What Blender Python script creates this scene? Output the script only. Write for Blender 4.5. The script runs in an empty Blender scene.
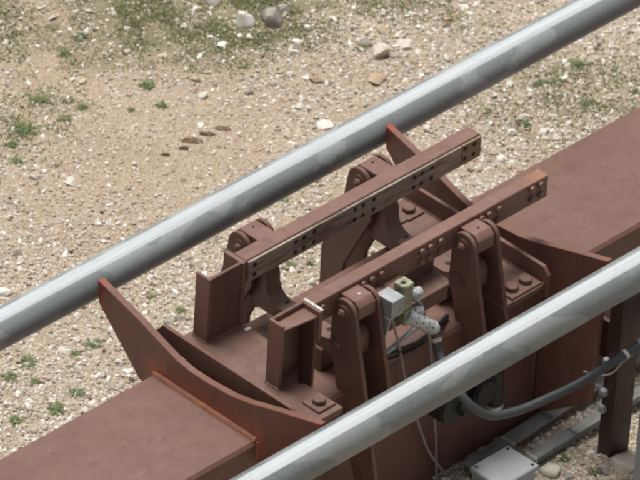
import bpy, bmesh, math, random
import numpy as np
from mathutils import Vector, Matrix, Euler
random.seed(7)
rng = np.random.default_rng(11)
R = math.radians
scene = bpy.context.scene
col = scene.collection

# ---------------------------------------------------------------- camera
CAM_R = Vector((0.7027077, -0.7093106, 0.0555005))
CAM_U = Vector((0.3882539, 0.4476677, 0.8055138))
CAM_F = Vector((0.5962053, 0.5444925, -0.5899722))
cd = bpy.data.cameras.new('camera')
cam = bpy.data.objects.new('camera', cd); col.objects.link(cam)
cam.matrix_world = Matrix(((CAM_R.x, CAM_U.x, -CAM_F.x, -12.702848),
                           (CAM_R.y, CAM_U.y, -CAM_F.y, -11.601045),
                           (CAM_R.z, CAM_U.z, -CAM_F.z, 12.570044),
                           (0, 0, 0, 1)))
cd.sensor_width = 36.0; cd.lens = 393.75
cd.shift_x = -0.053319; cd.shift_y = 0.048716
cd.clip_start = 0.5; cd.clip_end = 2000
cd.dof.use_dof = True; cd.dof.focus_distance = 21.2; cd.dof.aperture_fstop = 8.0
scene.camera = cam
# ---------------------------------------------------------------- world, sun, exposure
SUN_EL, SUN_AZ = 75.0, 80.0          # azimuth measured from +X towards +Y
w = bpy.data.worlds.new('World'); scene.world = w; w.use_nodes = True
nt = w.node_tree; nt.nodes.clear()
sky = nt.nodes.new('ShaderNodeTexSky'); sky.sky_type = 'NISHITA'; sky.sun_disc = False
sky.sun_elevation = R(SUN_EL); sky.sun_rotation = R(90 - SUN_AZ)
sky.air_density = 1.0; sky.dust_density = 4.0; sky.ozone_density = 1.0
hs = nt.nodes.new('ShaderNodeHueSaturation'); hs.inputs['Saturation'].default_value = 0.22
bg = nt.nodes.new('ShaderNodeBackground'); bg.inputs['Strength'].default_value = 0.085
wo = nt.nodes.new('ShaderNodeOutputWorld')
nt.links.new(sky.outputs[0], hs.inputs['Color']); nt.links.new(hs.outputs[0], bg.inputs[0]); nt.links.new(bg.outputs[0], wo.inputs[0])
sd = bpy.data.lights.new('sun', 'SUN'); sd.energy = 3.3; sd.angle = R(24); sd.color = (1.0, 0.965, 0.91)
sun = bpy.data.objects.new('sun', sd); col.objects.link(sun)
dirv = Vector((math.cos(R(SUN_EL)) * math.cos(R(SUN_AZ)), math.cos(R(SUN_EL)) * math.sin(R(SUN_AZ)), math.sin(R(SUN_EL))))
sun.rotation_euler = dirv.to_track_quat('Z', 'Y').to_euler(); sun.location = dirv * 30
scene.view_settings.view_transform = 'Standard'; scene.view_settings.look = 'None'
scene.view_settings.exposure = 0.25; scene.view_settings.gamma = 1.0
scene.render.filter_size = 1.9
scene.cycles.pixel_filter_type = 'BLACKMAN_HARRIS'; scene.cycles.filter_width = 2.6

# ---------------------------------------------------------------- object helpers
ORG = {}
def tag(o, label=None, cat=None, group=None, kind=None):
    if label: o['label'] = label
    if cat: o['category'] = cat
    if group: o['group'] = group
    if kind: o['kind'] = kind
    return o
def empty(name, loc, label, cat, group=None):
    o = bpy.data.objects.new(name, None); col.objects.link(o)
    o.location = loc; o.empty_display_size = 0.05
    ORG[o] = Vector(loc); tag(o, label, cat, group); return o
def mesh_from(bm, name, mat, sharp=32, smooth=True):
    me = bpy.data.meshes.new(name)
    bmesh.ops.recalc_face_normals(bm, faces=bm.faces[:])
    bm.to_mesh(me); bm.free()
    if smooth:
        me.polygons.foreach_set('use_smooth', [True] * len(me.polygons))
        me.set_sharp_from_angle(angle=R(sharp))
    if mat: me.materials.append(mat)
    return me
def obj(name, bm, mat, parent=None, loc=None, sharp=32):
    """bm is in world coordinates; the object's origin goes to loc (or the bounding-box centre's foot)"""
    if loc is None:
        if parent: loc = ORG[parent]
        else:
            cs = [v.co for v in bm.verts]
            loc = Vector(((min(c.x for c in cs) + max(c.x for c in cs)) / 2, (min(c.y for c in cs) + max(c.y for c in cs)) / 2, min(c.z for c in cs)))
    loc = Vector(loc)
    for v in bm.verts: v.co -= loc
    o = bpy.data.objects.new(name, mesh_from(bm, name, mat, sharp)); col.objects.link(o)
    place(o, parent, loc); return o
def place(o, parent, loc, rot=None):
    loc = Vector(loc); ORG[o] = loc
    if parent: o.parent = parent; o.location = loc - ORG[parent]
    else: o.location = loc
    if rot is not None: o.rotation_euler = rot
    return o
def inst(name, me, parent, loc, rot=None):
    o = bpy.data.objects.new(name, me); col.objects.link(o); return place(o, parent, loc, rot)

def bevel(bm, wdt, seg=1, ang=30):
    if wdt <= 0: return bm
    bm.normal_update()
    es = [e for e in bm.edges if len(e.link_faces) == 2 and e.calc_face_angle(0) > R(ang)]
    bmesh.ops.bevel(bm, geom=es, offset=wdt, segments=seg, affect='EDGES', clamp_overlap=True)
    return bm
def box(x0, x1, y0, y1, z0, z1, bv=0.002, bm=None):
    b = bmesh.new()
    bmesh.ops.create_cube(b, size=1)
    for v in b.verts:
        v.co = Vector(((x0 + x1) / 2 + v.co.x * (x1 - x0), (y0 + y1) / 2 + v.co.y * (y1 - y0), (z0 + z1) / 2 + v.co.z * (z1 - z0)))
    bevel(b, bv)
    return merge(bm, b)
def merge(bm, b):
    if bm is None: return b
    me = bpy.data.meshes.new('tmp'); b.to_mesh(me); b.free(); bm.from_mesh(me); bpy.data.meshes.remove(me); return bm
def prism(poly, axis, a0, a1, bv=0.0015, bm=None):
    """poly: 2-D outline; axis 'x': (y,z), 'y': (x,z), 'z': (x,y); extruded from a0 to a1"""
    b = bmesh.new()
    def mk(p, a):
        return {'x': (a, p[0], p[1]), 'y': (p[0], a, p[1]), 'z': (p[0], p[1], a)}[axis]
    v0 = [b.verts.new(mk(p, a0)) for p in poly]; v1 = [b.verts.new(mk(p, a1)) for p in poly]
    n = len(poly)
    b.faces.new(v0); b.faces.new(v1[::-1])
    for i in range(n): b.faces.new((v0[i], v1[i], v1[(i + 1) % n], v0[(i + 1) % n]))
    bmesh.ops.recalc_face_normals(b, faces=b.faces[:])
    bevel(b, bv, ang=25)
    return merge(bm, b)
def arc(cx, cy, r, a0, a1, n=8):
    return [(cx + r * math.cos(R(a0 + (a1 - a0) * i / n)), cy + r * math.sin(R(a0 + (a1 - a0) * i / n))) for i in range(n + 1)]
def cyl(p0, p1, r, seg=24, r2=None, bv=0.0, bm=None):
    p0, p1 = Vector(p0), Vector(p1); d = p1 - p0
    b = bmesh.new()
    bmesh.ops.create_cone(b, cap_ends=True, segments=seg, radius1=r, radius2=r if r2 is None else r2, depth=d.length)
    if bv: bevel(b, bv, 2, 50)
    M = Matrix.Translation((p0 + p1) / 2) @ d.to_track_quat('Z', 'Y').to_matrix().to_4x4()
    bmesh.ops.transform(b, matrix=M, verts=b.verts[:])
    return merge(bm, b)
def crom(pts, n=10):
    P = [Vector(p) for p in pts]; P = [2 * P[0] - P[1]] + P + [2 * P[-1] - P[-2]]; out = []
    for i in range(1, len(P) - 2):
        a, b, c, d = P[i - 1:i + 3]
        for k in range(n):
            t = k / n
            out.append(0.5 * ((2 * b) + (-a + c) * t + (2 * a - 5 * b + 4 * c - d) * t * t + (-a + 3 * b - 3 * c + d) * t ** 3))
    out.append(P[-2]); return out
def sweep(pts, r, seg=10, n=10, bm=None, ribs=0):
    path = crom(pts, n); b = bmesh.new(); rings = []
    up = Vector((0.13, 0.31, 0.94))
    for i, q in enumerate(path):
        t = (path[min(i + 1, len(path) - 1)] - path[max(i - 1, 0)]).normalized()
        s = t.cross(up).normalized(); u = s.cross(t)
        rr = r * (1 + (0.06 if ribs and i % 2 else 0))
        rings.append([b.verts.new(q + (s * math.cos(2 * math.pi * k / seg) + u * math.sin(2 * math.pi * k / seg)) * rr) for k in range(seg)])
    for i in range(len(rings) - 1):
        for k in range(seg):
            b.faces.new((rings[i][k], rings[i][(k + 1) % seg], rings[i + 1][(k + 1) % seg], rings[i + 1][k]))
    b.faces.new(rings[0][::-1]); b.faces.new(rings[-1])
    return merge(bm, b)

# ---------------------------------------------------------------- materials
def newmat(name):
    m = bpy.data.materials.new(name); m.use_nodes = True
    n = m.node_tree.nodes; n.clear()
    out = n.new('ShaderNodeOutputMaterial'); p = n.new('ShaderNodeBsdfPrincipled')
    m.node_tree.links.new(p.outputs[0], out.inputs[0])
    return m, m.node_tree, p
class NT:
    def __init__(s, t): s.t = t; s.l = t.links
    def n(s, kind, **kw):
        x = s.t.nodes.new(kind)
        for k, v in kw.items():
            if k in x.inputs.keys(): 
                s.set(x.inputs[k], v)
            else: setattr(x, k, v)
        return x
    def set(s, sock, v):
        if hasattr(v, 'is_output'): s.l.new(v, sock)
        else: sock.default_value = v
    def math(s, op, a, b=0.0, c=0.0, clamp=False):
        x = s.t.nodes.new('ShaderNodeMath'); x.operation = op; x.use_clamp = clamp
        for i, v in enumerate((a, b, c)): s.set(x.inputs[i], v)
        return x.outputs[0]
    def ramp(s, f, stops, interp='LINEAR'):
        x = s.t.nodes.new('ShaderNodeValToRGB'); e = x.color_ramp.elements; x.color_ramp.interpolation = interp
        while len(e) < len(stops): e.new(0.5)
        for i, (p, c) in enumerate(stops):
            e[i].position = p; e[i].color = (c, c, c, 1) if not isinstance(c, tuple) else (*c, 1)
        s.set(x.inputs[0], f); return x.outputs[0]
    def mix(s, f, a, b, blend='MIX'):
        x = s.t.nodes.new('ShaderNodeMix'); x.data_type = 'RGBA'; x.blend_type = blend
        s.set(x.inputs[0], f)
        for i, v in ((6, a), (7, b)): s.set(x.inputs[i], (*v, 1) if isinstance(v, tuple) and len(v) == 3 else v)
        return x.outputs[2]
    def noise(s, scale, detail=4, rough=0.55, vec=None, dist=0.0):
        x = s.t.nodes.new('ShaderNodeTexNoise'); x.inputs['Scale'].default_value = scale
        x.inputs['Detail'].default_value = detail; x.inputs['Roughness'].default_value = rough; x.inputs['Distortion'].default_value = dist
        if vec is not None: s.l.new(vec, x.inputs['Vector'])
        return x.outputs[0]
    def geo(s): return s.t.nodes.new('ShaderNodeNewGeometry')
    def pos(s): return s.geo().outputs['Position']
    def sep(s, v):
        x = s.t.nodes.new('ShaderNodeSeparateXYZ'); s.l.new(v, x.inputs[0]); return x.outputs
    def mapping(s, v, scale=(1, 1, 1)):
        x = s.t.nodes.new('ShaderNodeMapping'); s.l.new(v, x.inputs[0]); x.inputs['Scale'].default_value = scale; return x.outputs[0]
    def bump(s, h, strength, dist, p):
        x = s.t.nodes.new('ShaderNodeBump'); x.inputs['Strength'].default_value = strength; x.inputs['Distance'].default_value = dist
        s.l.new(h, x.inputs['Height']); s.l.new(x.outputs[0], p.inputs['Normal'])

BROWN = (0.150, 0.072, 0.054)
def brown_paint(name, base=BROWN, rust=False, dust=0.2, tip=False):
    m, t, p = newmat(name); k = NT(t); P = k.pos()
    big = k.noise(3.5, 5, 0.6, P); mid = k.noise(17, 6, 0.65, P); fine = k.noise(160, 3, 0.6, P)
    dark = tuple(c * 0.88 for c in base); lite = tuple(min(1, c * 1.07 + 0.006) for c in base)
    c = k.mix(k.ramp(big, [(0.32, 0.0), (0.68, 1.0)]), dark, lite)
    chalk = k.math('MULTIPLY', k.ramp(mid, [(0.42, 0.0), (0.72, 1.0)]), dust)
    c = k.mix(chalk, c, tuple(x * 1.15 + 0.03 for x in base))
    # small chips and droppings: sparse pale specks
    vor = k.t.nodes.new('ShaderNodeTexVoronoi'); vor.inputs['Scale'].default_value = 26; k.l.new(P, vor.inputs['Vector'])
    spk = k.math('MULTIPLY', k.ramp(vor.outputs['Distance'], [(0.035, 1.0), (0.075, 0.0)]), k.ramp(k.noise(9, 2, 0.5, P), [(0.56, 0.0), (0.64, 1.0)]))
    c = k.mix(k.math('MULTIPLY', spk, 0.55), c, (0.42, 0.33, 0.29))
    sc = k.noise(1.0, 2, 0.5, k.mapping(P, (9, 60, 60)), 0.6)
    c = k.mix(k.math('MULTIPLY', k.math('MULTIPLY', k.ramp(sc, [(0.66, 0.0), (0.70, 1.0)]), k.ramp(k.noise(5, 3, 0.6, P), [(0.5, 0.0), (0.6, 1.0)])), 0.35), c, tuple(x * 1.5 + 0.06 for x in base))
    drp = k.noise(6.5, 7, 0.72, P, 0.8)
    c = k.mix(k.math('MULTIPLY', k.ramp(drp, [(0.58, 0.0), (0.66, 1.0)]), 0.22), c, tuple(x * 0.62 for x in base))
    rs = k.noise(31, 6, 0.75, P)
    c = k.mix(k.math('MULTIPLY', k.ramp(rs, [(0.66, 0.0), (0.74, 1.0)]), 0.55), c, (0.21, 0.075, 0.035))
    # dark vertical grime streaks
    st = k.noise(1.0, 4, 0.6, k.mapping(P, (38, 38, 3.5)))
    c = k.mix(k.math('MULTIPLY', k.ramp(st, [(0.52, 0.0), (0.74, 1.0)]), 0.42), c, tuple(x * 0.5 for x in base))
    if rust:
        X, Y, Z = k.sep(P)
        ay = k.math('ABSOLUTE', Y)
        nz = k.noise(24, 7, 0.75, P)
        # rust creeping up the tie from the weld on the girder top
        up = k.ramp(k.math('ADD', k.math('MULTIPLY', k.math('ADD', Z, 0.207), 9.0), k.math('MULTIPLY', k.math('SUBTRACT', nz, 0.5), 1.7)), [(0.08, 1.0), (0.62, 0.0)])
        ins = k.ramp(ay, [(0.235, 1.0), (0.275, 0.0)])
        left = k.ramp(X, [(0.0, 1.0), (0.01, 0.0)])
        a = k.math('MULTIPLY', k.math('MULTIPLY', up, ins), left)
        e = k.ramp(k.math('ADD', ay, k.math('MULTIPLY', k.math('SUBTRACT', nz, 0.5), 0.06)), [(0.430, 0.0), (0.468, 1.0)])
        c = k.mix(k.math('MULTIPLY', a, 0.60), c, (0.36, 0.095, 0.042))
        e = k.math('MULTIPLY', k.math('MULTIPLY', e, k.math('GREATER_THAN', Z, -0.13)), k.ramp(k.math('ADD', Y, k.math('MULTIPLY', k.math('SUBTRACT', nz, 0.5), 0.5)), [(-0.1, 0.35), (0.1, 1.0)]))
        e = k.math('MULTIPLY', e, k.ramp(k.noise(40, 5, 0.7, P), [(0.36, 0.35), (0.58, 1.0)]))
        a = k.math('MULTIPLY', a, k.ramp(k.noise(34, 6, 0.75, P), [(0.34, 0.25), (0.6, 1.0)]))
        c = k.mix(k.math('MULTIPLY', e, 0.85), c, (0.30, 0.048, 0.020))
    if tip:
        X, Y, Z = k.sep(P)
        tm = k.math('MULTIPLY', k.ramp(k.math('ADD', X, k.math('MULTIPLY', k.math('SUBTRACT', k.noise(22, 4, 0.6, P), 0.5), 0.12)), [(0.56, 0.0), (0.66, 1.0)]), k.math('MULTIPLY', k.math('LESS_THAN', Y, 0.0), k.math('GREATER_THAN', Z, 0.1335)))
        c = k.mix(k.math('MULTIPLY', tm, 0.45), c, (0.36, 0.165, 0.075))
    k.set(p.inputs['Base Color'], c)
    k.set(p.inputs['Roughness'], k.ramp(mid, [(0.3, 0.40), (0.7, 0.56)]))
    p.inputs['Specular IOR Level'].default_value = 0.5
    h = k.math('ADD', k.math('MULTIPLY', fine, 0.5), k.math('MULTIPLY', mid, 1.0))
    k.bump(h, 0.22, 0.004, p)
    return m
M_brown = brown_paint('brown_paint')
M_tie = brown_paint('tie_paint', (0.160, 0.071, 0.052), rust=True)
M_lever = brown_paint('lever_paint', tuple(c * 0.85 for c in BROWN), dust=0.25)
M_bar = brown_paint('bar_paint', (0.165, 0.082, 0.061), dust=0.5, tip=True)
M_pad = brown_paint('pad_paint', (0.138, 0.073, 0.054), dust=0.6)

m, t, p = newmat('rust_weld'); k = NT(t); P = k.pos()
k.set(p.inputs['Base Color'], k.mix(k.ramp(k.noise(30, 5, 0.7, P), [(0.35, 0.0), (0.65, 1.0)]), (0.215, 0.095, 0.065), (0.33, 0.130, 0.072)))
p.inputs['Roughness'].default_value = 0.8; k.bump(k.noise(60, 3, 0.6, P), 0.6, 0.003, p); M_weld = m

def rail_mat(dirt=1.0):  # dirt is only a multiplier that shades the paint colour
    m, t, p = newmat('rail_steel'); k = NT(t)
    P = k.pos(); X, Y, Z = k.sep(P)
    tc = k.t.nodes.new('ShaderNodeTexCoord'); ox, oy, oz = k.sep(tc.outputs['Object'])
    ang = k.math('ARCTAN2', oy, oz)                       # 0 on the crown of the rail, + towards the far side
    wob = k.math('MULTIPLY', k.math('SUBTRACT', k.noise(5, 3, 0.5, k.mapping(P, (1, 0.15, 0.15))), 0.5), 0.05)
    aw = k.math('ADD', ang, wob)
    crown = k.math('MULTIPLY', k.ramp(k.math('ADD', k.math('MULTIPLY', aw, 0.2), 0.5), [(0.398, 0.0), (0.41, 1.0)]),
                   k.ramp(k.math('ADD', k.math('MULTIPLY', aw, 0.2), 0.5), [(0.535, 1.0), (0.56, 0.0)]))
    streak = k.noise(1.0, 5, 0.65, k.mapping(P, (2.5, 60, 60)))
    blot = k.noise(1.0, 3, 0.5, k.mapping(P, (3.6, 7.5, 7.5)), 0.5)
    blotm = k.math('MULTIPLY', k.ramp(blot, [(0.50, 0.0), (0.525, 1.0)]), k.ramp(k.noise(38, 5, 0.7, P), [(0.25, 0.7), (0.6, 1.0)]))
    span = k.t.nodes.new('ShaderNodeTexVoronoi'); span.inputs['Scale'].default_value = 75; k.l.new(P, span.inputs['Vector'])
    spang = k.sep(span.outputs['Color'])[0]
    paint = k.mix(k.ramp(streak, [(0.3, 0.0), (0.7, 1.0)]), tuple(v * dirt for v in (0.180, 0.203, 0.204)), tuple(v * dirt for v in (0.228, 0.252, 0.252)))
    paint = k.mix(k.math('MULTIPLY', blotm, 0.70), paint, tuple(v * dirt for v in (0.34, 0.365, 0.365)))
    scr = k.noise(1.0, 3, 0.6, k.mapping(P, (1.1, 190, 190)))
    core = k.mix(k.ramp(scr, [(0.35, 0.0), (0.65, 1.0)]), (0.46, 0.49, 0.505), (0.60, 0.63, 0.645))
    c = k.mix(crown, paint, core)  # wheel-polished crown, its pale colour also painting in the bright top highlight
    c = k.mix(0.05, c, k.mix(spang, (0.08, 0.09, 0.09), (0.5, 0.52, 0.52)))
    grime = k.ramp(k.noise(9, 7, 0.75, k.mapping(P, (0.6, 1, 1))), [(0.54, 0.0), (0.68, 1.0)])
    c = k.mix(k.math('MULTIPLY', grime, 0.16), c, (0.10, 0.10, 0.095))
    k.set(p.inputs['Base Color'], c)
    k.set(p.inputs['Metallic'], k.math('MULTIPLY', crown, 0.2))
    k.set(p.inputs['Roughness'], k.math('ADD', k.math('SUBTRACT', 0.42, k.math('MULTIPLY', crown, 0.14)), k.math('MULTIPLY', k.math('SUBTRACT', streak, 0.5), 0.15)))
    k.bump(streak, 0.08, 0.002, p)
    return m
M_rail = rail_mat(); M_rail_dim = rail_mat(0.72)  # near rail: same paint with shade put into its colour against ground bounce

def simple(name, c, rough=0.5, metal=0.0, var=0.25, scale=30, bump=0.15, streak=None):
    m, t, p = newmat(name); k = NT(t); P = k.pos()
    n1 = k.noise(scale, 5, 0.65, P if streak is None else k.mapping(P, streak))
    k.set(p.inputs['Base Color'], k.mix(k.ramp(n1, [(0.3, 0.0), (0.7, 1.0)]), tuple(x * (1 - var) for x in c), tuple(min(1, x * (1 + var)) for x in c)))
    p.inputs['Metallic'].default_value = metal
    k.set(p.inputs['Roughness'], k.ramp(n1, [(0.3, max(0, rough - 0.1)), (0.7, min(1, rough + 0.1))]))
    if bump: k.bump(n1, bump, 0.003, p)
    return m
def strip_mat():
    m, t, p = newmat('worn_brake_strip'); k = NT(t); P = k.pos()
    s1 = k.noise(1.0, 5, 0.7, k.mapping(P, (7, 60, 60))); s2 = k.noise(1.0, 3, 0.6, k.mapping(P, (7, 20, 130)))
    c = k.mix(k.ramp(s1, [(0.36, 0.0), (0.62, 1.0)]), (0.21, 0.165, 0.135), (0.36, 0.305, 0.255))
    c = k.mix(k.math('MULTIPLY', k.ramp(s2, [(0.52, 0.0), (0.62, 1.0)]), 0.75), c, (0.085, 0.056, 0.046))
    c = k.mix(k.math('MULTIPLY', k.ramp(k.noise(14, 6, 0.7, P), [(0.5, 0.0), (0.66, 1.0)]), 0.6), c, (0.16, 0.095, 0.070))
    k.set(p.inputs['Base Color'], c); p.inputs['Metallic'].default_value = 0.25
    p.inputs['Roughness'].default_value = 0.5; k.bump(s1, 0.2, 0.002, p); return m
M_strip = strip_mat()
M_endstrip = simple('tarnished_strip', (0.23, 0.165, 0.105), 0.5, 0.2, 0.35, 40)
M_hole = simple('hole_dark', (0.012, 0.010, 0.009), 0.8, 0, 0.2, 30, 0)
M_bare = simple('bare_steel', (0.62, 0.60, 0.57), 0.38, 0.6, 0.15, 60)
M_alu = simple('aluminium', (0.44, 0.46, 0.46), 0.36, 0.7, 0.05, 18, 0.02)
M_zinc = simple('yellow_zinc', (0.30, 0.30, 0.20), 0.45, 0.35, 0.45, 45)
M_silver = simple('silver_fitting', (0.46, 0.48, 0.47), 0.45, 0.3, 0.2, 60)
M_galv = simple('galvanised', (0.40, 0.43, 0.44), 0.5, 0.35, 0.2, 12, 0.08, (1, 8, 8))
M_tray = simple('dull_galvanised', (0.20, 0.205, 0.195), 0.6, 0.15, 0.3, 9, 0.08, (1, 8, 8))
M_galvdark = simple('tray_edge', (0.10, 0.10, 0.095), 0.7, 0.0, 0.3, 30)
M_galvrust = simple('rusty_tray_edge', (0.15, 0.095, 0.055), 0.75, 0.0, 0.35, 25)
M_box = simple('grey_enclosure', (0.36, 0.385, 0.40), 0.5, 0.0, 0.06, 14, 0.03)
M_drum = simple('grey_drum', (0.25, 0.27, 0.29), 0.45, 0.0, 0.12, 10, 0.04)
M_rubber = simple('black_rubber', (0.020, 0.020, 0.021), 0.55, 0.0, 0.3, 40, 0.1)
M_hose = simple('grey_hose', (0.055, 0.062, 0.065), 0.48, 0.0, 0.2, 60, 0.08)
M_cable = simple('grey_cable', (0.28, 0.25, 0.23), 0.6, 0.0, 0.15, 80, 0)
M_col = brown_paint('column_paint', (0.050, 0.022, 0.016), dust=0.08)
M_tagw = simple('white_tag', (0.75, 0.72, 0.66), 0.6, 0, 0.1, 60, 0)

# ---------------------------------------------------------------- ground
GZ = -0.765
SX, SY = -0.237, -0.216           # survey offset of the ground items
def gh(x, y):
    return (0.010 * np.sin(x * 2.1 + 0.6) * np.cos(y * 1.7 - 0.4) + 0.006 * np.sin(x * 5.3 + y * 3.1) + 0.004 * np.sin(y * 9.1 - x * 4.2 + 1.0) + 0.0025 * np.sin(x * 17 + 2) * np.sin(y * 19 + 1))
# patches of soil and weeds: centre, radii, turn, strength
WARM = [(0.95, 2.20, 1.05, 0.60, 1.0)]
ZONES = [(1.68, 2.34, 0.46, 0.24, 1.25), (1.25, 2.36, 0.22, 0.10, 0.55), (1.15, 2.62, 0.32, 0.16, 0.55), (0.80, 2.24, 0.24, 0.17, 0.40), (2.30, 1.15, 0.50, 0.20, 0.50), (2.25, 1.86, 0.30, 0.12, 0.5)]
def zone(x, y, table=None):
    x, y = x - SX, y - SY
    u = (x - y) * 0.7071; v = (x + y) * 0.7071; z = np.zeros_like(x)
    for cx, cy, ru, rv, s in (table or ZONES):
        du = (u - (cx - cy) * 0.7071) / ru; dv = (v - (cx + cy) * 0.7071) / (rv * 1.5)
        z = np.maximum(z, s * np.clip(1.35 - np.sqrt(du * du + dv * dv), 0, 1))
    return np.clip(z, 0, 1)
def axis_coords(a, b, step, far):
    core = list(np.arange(a, b + 1e-6, step)); out = []; s = step; q = a
    while q > -far: s *= 1.35; q -= s; out.append(q)
    hi = []; s = step; q = core[-1]
    while q < far: s *= 1.35; q += s; hi.append(q)
    return np.array(out[::-1] + core + hi)
xs = axis_coords(-1.6, 3.4, 0.025, 500); ys = axis_coords(-1.8, 3.4, 0.025, 500)
gx, gy = np.meshgrid(xs, ys, indexing='ij'); gz = gh(gx, gy) * np.exp(-np.maximum(np.hypot(gx - 1, gy - 1) - 4, 0) / 6) + GZ
V = np.stack([gx, gy, gz], -1).reshape(-1, 3); nx, ny = len(xs), len(ys)
ii, jj = np.meshgrid(np.arange(nx - 1), np.arange(ny - 1), indexing='ij'); a0 = (ii * ny + jj).ravel()
F4 = np.stack([a0, a0 + ny, a0 + ny + 1, a0 + 1], 1)
def np_mesh(name, V, F, mat, smooth):
    me = bpy.data.meshes.new(name); nf, k_ = F.shape
    me.vertices.add(len(V)); me.vertices.foreach_set('co', np.ascontiguousarray(V, dtype=np.float32).ravel())
    me.loops.add(nf * k_); me.loops.foreach_set('vertex_index', np.ascontiguousarray(F, dtype=np.int32).ravel())
    me.polygons.add(nf); me.polygons.foreach_set('loop_start', np.arange(0, nf * k_, k_, dtype=np.int32))
    me.polygons.foreach_set('use_smooth', np.full(nf, smooth)); me.update(calc_edges=True); me.validate()
    if mat: me.materials.append(mat)
    return me
me = np_mesh('ground', V, F4, None, True)
at = me.attributes.new('soil', 'FLOAT', 'POINT'); at.data.foreach_set('value', zone(gx, gy).ravel().astype(np.float32))
at = me.attributes.new('warm', 'FLOAT', 'POINT'); at.data.foreach_set('value', zone(gx, gy, WARM).ravel().astype(np.float32))
m, t, p = newmat('sandy_ground'); k = NT(t); P = k.pos()
so = k.t.nodes.new('ShaderNodeAttribute'); so.attribute_name = 'soil'
sand = k.mix(k.ramp(k.noise(3.1, 7, 0.68, P, 0.6), [(0.38, 0.0), (0.64, 1.0)]), (0.37, 0.305, 0.23), (0.53, 0.465, 0.38))
vor = k.t.nodes.new('ShaderNodeTexVoronoi'); vor.inputs['Scale'].default_value = 150; k.l.new(P, vor.inputs['Vector'])
vs = k.sep(vor.outputs['Color'])
grit = k.ramp(vs[0], [(0.0, (0.22, 0.155, 0.10)), (0.35, (0.42, 0.31, 0.205)), (0.7, (0.54, 0.44, 0.32)), (1.0, (0.72, 0.65, 0.54))])
sand = k.mix(0.55, sand, grit)
wa = k.t.nodes.new('ShaderNodeAttribute'); wa.attribute_name = 'warm'
wm = k.math('MULTIPLY', k.ramp(k.math('ADD', wa.outputs['Fac'], k.math('MULTIPLY', k.math('SUBTRACT', k.noise(4, 6, 0.7, P), 0.5), 0.9)), [(0.2, 0.0), (0.8, 1.0)]), 0.42)
sand = k.mix(wm, sand, k.mix(k.noise(30, 5, 0.7, P), (0.38, 0.27, 0.18), (0.54, 0.43, 0.32)))
soil = k.mix(k.ramp(k.noise(11, 6, 0.65, P), [(0.35, 0.0), (0.65, 1.0)]), (0.165, 0.170, 0.085), (0.32, 0.265, 0.175))
mask = k.ramp(k.math('ADD', so.outputs['Fac'], k.math('MULTIPLY', k.math('SUBTRACT', k.noise(6, 6, 0.7, P), 0.5), 1.2)), [(0.30, 0.0), (0.75, 1.0)])
k.set(p.inputs['Base Color'], k.mix(k.math('MULTIPLY', mask, 0.85), sand, soil))
p.inputs['Roughness'].default_value = 0.95; p.inputs['Specular IOR Level'].default_value = 0.1
k.bump(k.math('ADD', k.noise(45, 6, 0.7, P), k.math('MULTIPLY', vor.outputs['Distance'], 0.7)), 0.9, 0.012, p)
me.materials.append(m)
o = bpy.data.objects.new('ground', me); col.objects.link(o); tag(o, kind='structure')

# ---------------------------------------------------------------- gravel (stuff)
t_ = (1 + 5 ** 0.5) / 2
ICO = np.array([(-1, t_, 0), (1, t_, 0), (-1, -t_, 0), (1, -t_, 0), (0, -1, t_), (0, 1, t_), (0, -1, -t_), (0, 1, -t_), (t_, 0, -1), (t_, 0, 1), (-t_, 0, -1), (-t_, 0, 1)]) / math.hypot(1, t_)
ICOF = np.array([(0, 11, 5), (0, 5, 1), (0, 1, 7), (0, 7, 10), (0, 10, 11), (1, 5, 9), (5, 11, 4), (11, 10, 2), (10, 7, 6), (7, 1, 8), (3, 9, 4), (3, 4, 2), (3, 2, 6), (3, 6, 8), (3, 8, 9), (4, 9, 5), (2, 4, 11), (6, 2, 10), (8, 6, 7), (9, 8, 1)])
def inview(x, y, pad):
    x, y = x - SX, y - SY
    # the strip of ground the photograph can see, plus a margin
    u = (x - y) * 0.7071; v = (x + y) * 0.7071
    return (u > -1.25 - pad) & (u < 1.35 + pad) & (v > 0.0 - pad) & (v < 3.25 + pad)
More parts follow.
